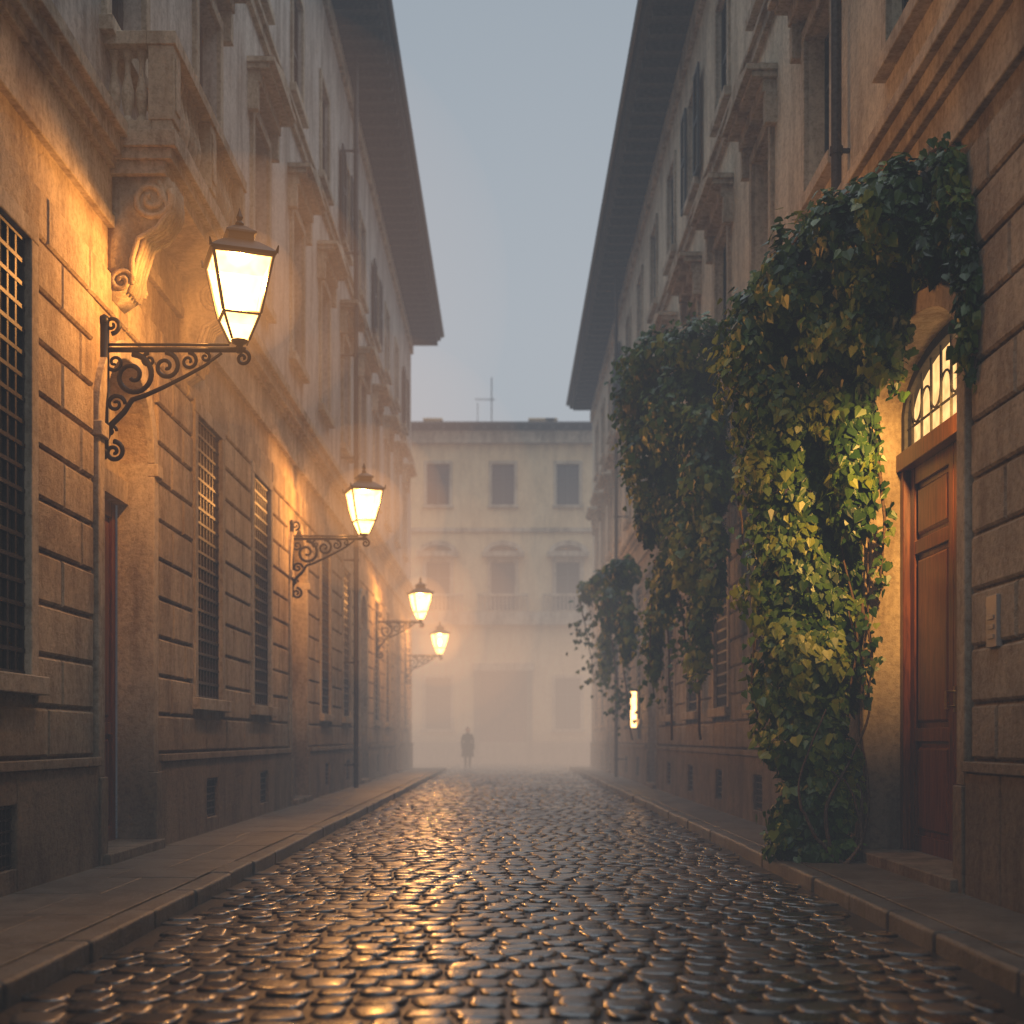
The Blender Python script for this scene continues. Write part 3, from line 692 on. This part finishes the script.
# ------------------------------------------------------------------ pedestrian
def person(X,Y,yaw,hgt=1.78,ph=1):
    e=empty("pedestrian"); s=hgt/1.78
    J={'pel':(0,0,.95),'wai':(0,.0,1.1),'che':(0,.02,1.33),'nck':(0,.01,1.5),'hd0':(0,-.01,1.58),
     'shL':(-.19,.01,1.42),'elL':(-.25,.06*ph,1.14),'wrL':(-.25,-.06*ph,.9),'haL':(-.24,-.09*ph,.8),
     'shR':(.19,.01,1.42),'elR':(.25,.02*ph,1.14),'wrR':(.26,-.02,.9),'haR':(.26,-.04,.8),
     'hpL':(-.1,0,.9),'knL':(-.11,-.14*ph,.5),'anL':(-.11,-.12*ph,.09),'toL':(-.12,-.30*ph,.035),
     'hpR':(.1,0,.9),'knR':(.11,.02*ph,.5),'anR':(.11,.26*ph,.12),'toR':(.12,.12*ph,.03)}
    Rr={'pel':(.17,.13),'wai':(.15,.11),'che':(.19,.13),'nck':(.06,.06),'hd0':(.055,.055),'shL':(.08,.08),'elL':(.055,.055),'wrL':(.04,.04),'haL':(.035,.045),'shR':(.08,.08),'elR':(.055,.055),'wrR':(.04,.04),'haR':(.035,.045),
     'hpL':(.11,.11),'knL':(.075,.075),'anL':(.05,.05),'toL':(.045,.035),'hpR':(.11,.11),'knR':(.075,.075),'anR':(.05,.05),'toR':(.045,.035)}
    E_=[('pel','wai'),('wai','che'),('che','nck'),('nck','hd0'),('che','shL'),('shL','elL'),('elL','wrL'),('wrL','haL'),('che','shR'),('shR','elR'),('elR','wrR'),('wrR','haR'),('pel','hpL'),('hpL','knL'),('knL','anL'),('anL','toL'),('pel','hpR'),('hpR','knR'),('knR','anR'),('anR','toR')]
    ks=list(J); me=bpy.data.meshes.new("body"); me.from_pydata([tuple(c*s for c in J[k]) for k in ks],[(ks.index(a),ks.index(b)) for a,b in E_],[])
    ob=bpy.data.objects.new("body",me); scene.collection.objects.link(ob); ob.parent=e
    ob.modifiers.new("skin",'SKIN')
    for i,k in enumerate(ks):
        v=me.skin_vertices[0].data[i]; v.radius=(Rr[k][0]*s,Rr[k][1]*s); v.use_root=(k=='pel')
    ss=ob.modifiers.new("sub",'SUBSURF'); ss.levels=2; ss.render_levels=2; me.materials.append(M_cloth)
    c=MB(); n=16
    prof=[(.20,1.12),(.22,.95),(.26,.7),(.29,.5)]
    for r,z in prof:
        for k in range(n):
            a=2*math.pi*k/n; c.v.append((r*math.cos(a)*s,r*.72*math.sin(a)*s,z*s))
    for i in range(3):
        for k in range(n): c.f.append((i*n+k,i*n+(k+1)%n,(i+1)*n+(k+1)%n,(i+1)*n+k))
    c.build("coat",M_cloth,e,smooth=True)
    bm=bmesh.new(); bmesh.ops.create_uvsphere(bm,u_segments=20,v_segments=14,radius=.115*s)
    for v in bm.verts:
        v.co.x*=.78; v.co.z*=1.12
        if v.co.z<0: v.co.x*=1+v.co.z*1.6; v.co.y=v.co.y*.92-.008
        if v.co.y<-.08*s and abs(v.co.x)<.02*s and -.05*s<v.co.z<.02*s: v.co.y-=.022*s
    hm=bpy.data.meshes.new("head"); bm.to_mesh(hm); bm.free(); hm.materials.append(M_skin)
    h=bpy.data.objects.new("head",hm); h.location=(0,-.015*s,1.665*s); scene.collection.objects.link(h); h.parent=e
    bm=bmesh.new(); bmesh.ops.create_uvsphere(bm,u_segments=20,v_segments=14,radius=.126*s)
    bmesh.ops.delete(bm,geom=[v for v in bm.verts if v.co.y<-.02*s and v.co.z<.06*s or v.co.z<-.06*s],context='VERTS')
    for v in bm.verts: v.co.x*=.8; v.co.z*=1.1
    hm=bpy.data.meshes.new("hair"); bm.to_mesh(hm); bm.free(); hm.materials.append(M_dark)
    h=bpy.data.objects.new("hair",hm); h.location=(0,-.01*s,1.67*s); scene.collection.objects.link(h); h.parent=e
    e.location=(X,Y,0.0); e.rotation_euler=(0,0,yaw)
person(-1.72,56,0.15)

# ------------------------------------------------------------------ fog (homogeneous, cheap to render; scattered light put in as emission)
def vbox(name,b,mt):
    x0,x1,y0,y1,z0,z1=b; m=MB(); m.add([(x,y,z) for z in (z0,z1) for y in (y0,y1) for x in (x0,x1)],[(0,2,3,1),(4,5,7,6),(0,1,5,4),(2,6,7,3),(0,4,6,2),(1,3,7,5)])
    m.build(name,mt)
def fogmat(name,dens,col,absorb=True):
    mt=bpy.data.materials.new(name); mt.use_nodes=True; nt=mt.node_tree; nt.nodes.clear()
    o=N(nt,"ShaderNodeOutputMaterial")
    e=N(nt,"ShaderNodeEmission"); e.inputs[0].default_value=(*col,1); e.inputs[1].default_value=dens  # emitted colour stands in for light scattered in the haze
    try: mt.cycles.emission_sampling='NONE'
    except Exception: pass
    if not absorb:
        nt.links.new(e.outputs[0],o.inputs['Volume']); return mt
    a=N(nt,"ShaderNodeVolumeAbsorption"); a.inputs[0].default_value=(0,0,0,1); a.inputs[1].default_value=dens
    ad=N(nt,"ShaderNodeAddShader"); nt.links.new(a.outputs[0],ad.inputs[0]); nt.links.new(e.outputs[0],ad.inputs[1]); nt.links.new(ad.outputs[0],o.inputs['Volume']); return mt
vbox("glowing_fog",(-60,60,-9.5,120,-0.2,24),fogmat("glowing_fog",0.0055,(0.29,0.31,0.35)))
vbox("glowing_fog",(-20,20,30,69.85,-0.12,9.0),fogmat("glowing_low_mist",0.012,(0.54,0.40,0.30)))  # warm lamp glow of the far haze put in as emission
vbox("glowing_fog",(-12,12,44,69.8,-0.1,5.5),fogmat("glowing_ground_mist",0.020,(0.72,0.46,0.29)))  # stronger warm glow near the ground, emitted by the volume itself
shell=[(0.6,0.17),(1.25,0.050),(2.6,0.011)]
sm=[fogmat("lamp_halo_glow",k,(1,.40,.10),False) for r,k in shell]  # pure emission, stands in for lamplight scattered around each lantern
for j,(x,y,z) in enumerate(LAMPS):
    e=empty("glowing_fog"); e.location=(x,y,z)  # added halo of emissive shells around the lantern
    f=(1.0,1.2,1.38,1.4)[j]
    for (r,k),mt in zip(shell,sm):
        bm=bmesh.new(); bmesh.ops.create_icosphere(bm,subdivisions=4,radius=r*f); me=bpy.data.meshes.new("halo_shell"); bm.to_mesh(me); bm.free(); me.materials.append(mt)
        ob=bpy.data.objects.new("halo_shell",me); scene.collection.objects.link(ob); ob.parent=e

# ------------------------------------------------------------------ world, sun, camera
w=bpy.data.worlds.new("World"); scene.world=w; w.use_nodes=True; nt=w.node_tree; bg=nt.nodes["Background"]
sky=N(nt,"ShaderNodeTexSky",sky_type='NISHITA'); sky.sun_disc=False; sky.sun_elevation=math.radians(4); sky.sun_rotation=math.radians(20)
tc=N(nt,"ShaderNodeTexCoord"); sp_=N(nt,"ShaderNodeSeparateXYZ"); nt.links.new(tc.outputs['Generated'],sp_.inputs[0])
r=ramp(nt,[(0.0,(.55,.59,.62)),(0.3,(.47,.52,.57)),(0.5,(.37,.43,.49)),(0.65,(.70,.80,.92)),(1.0,(.92,.97,1))]); nt.links.new(sp_.outputs[2],r.inputs[0])
mr=N(nt,"ShaderNodeMapRange"); mr.inputs['From Min'].default_value=0.5; mr.inputs['From Max'].default_value=1; mr.inputs['To Min'].default_value=10; mr.inputs['To Max'].default_value=20; nt.links.new(sp_.outputs[2],mr.inputs['Value'])
sc=N(nt,"ShaderNodeVectorMath",operation='SCALE'); nt.links.new(r.outputs[0],sc.inputs[0]); nt.links.new(mr.outputs[0],sc.inputs['Scale'])
c=mix(nt,sc.outputs[0],sky.outputs[0],0.05); nt.links.new(c,bg.inputs[0]); bg.inputs[1].default_value=0.1
w.cycles.sampling_method='MANUAL'; w.cycles.sample_map_resolution=256
sl=bpy.data.lights.new("sun",'SUN'); sl.energy=0.15; sl.angle=math.radians(40); sl.color=(0.9,0.95,1.0)
so=bpy.data.objects.new("sun",sl); so.rotation_euler=(math.radians(20),0,math.radians(-10)); scene.collection.objects.link(so)
cam=bpy.data.cameras.new("camera"); cam.lens=45; cam.sensor_width=36; cam.shift_x=(512-VX)/1024; cam.shift_y=(VY-512)/1024; cam.clip_end=1500
cam.dof.use_dof=True; cam.dof.focus_distance=12.0; cam.dof.aperture_fstop=1.2
co=bpy.data.objects.new("camera",cam); co.location=(0,0,H); co.rotation_euler=(math.radians(90),0,0); scene.collection.objects.link(co); scene.camera=co
scene.view_settings.view_transform='Standard'; scene.view_settings.look='None'; scene.view_settings.exposure=0
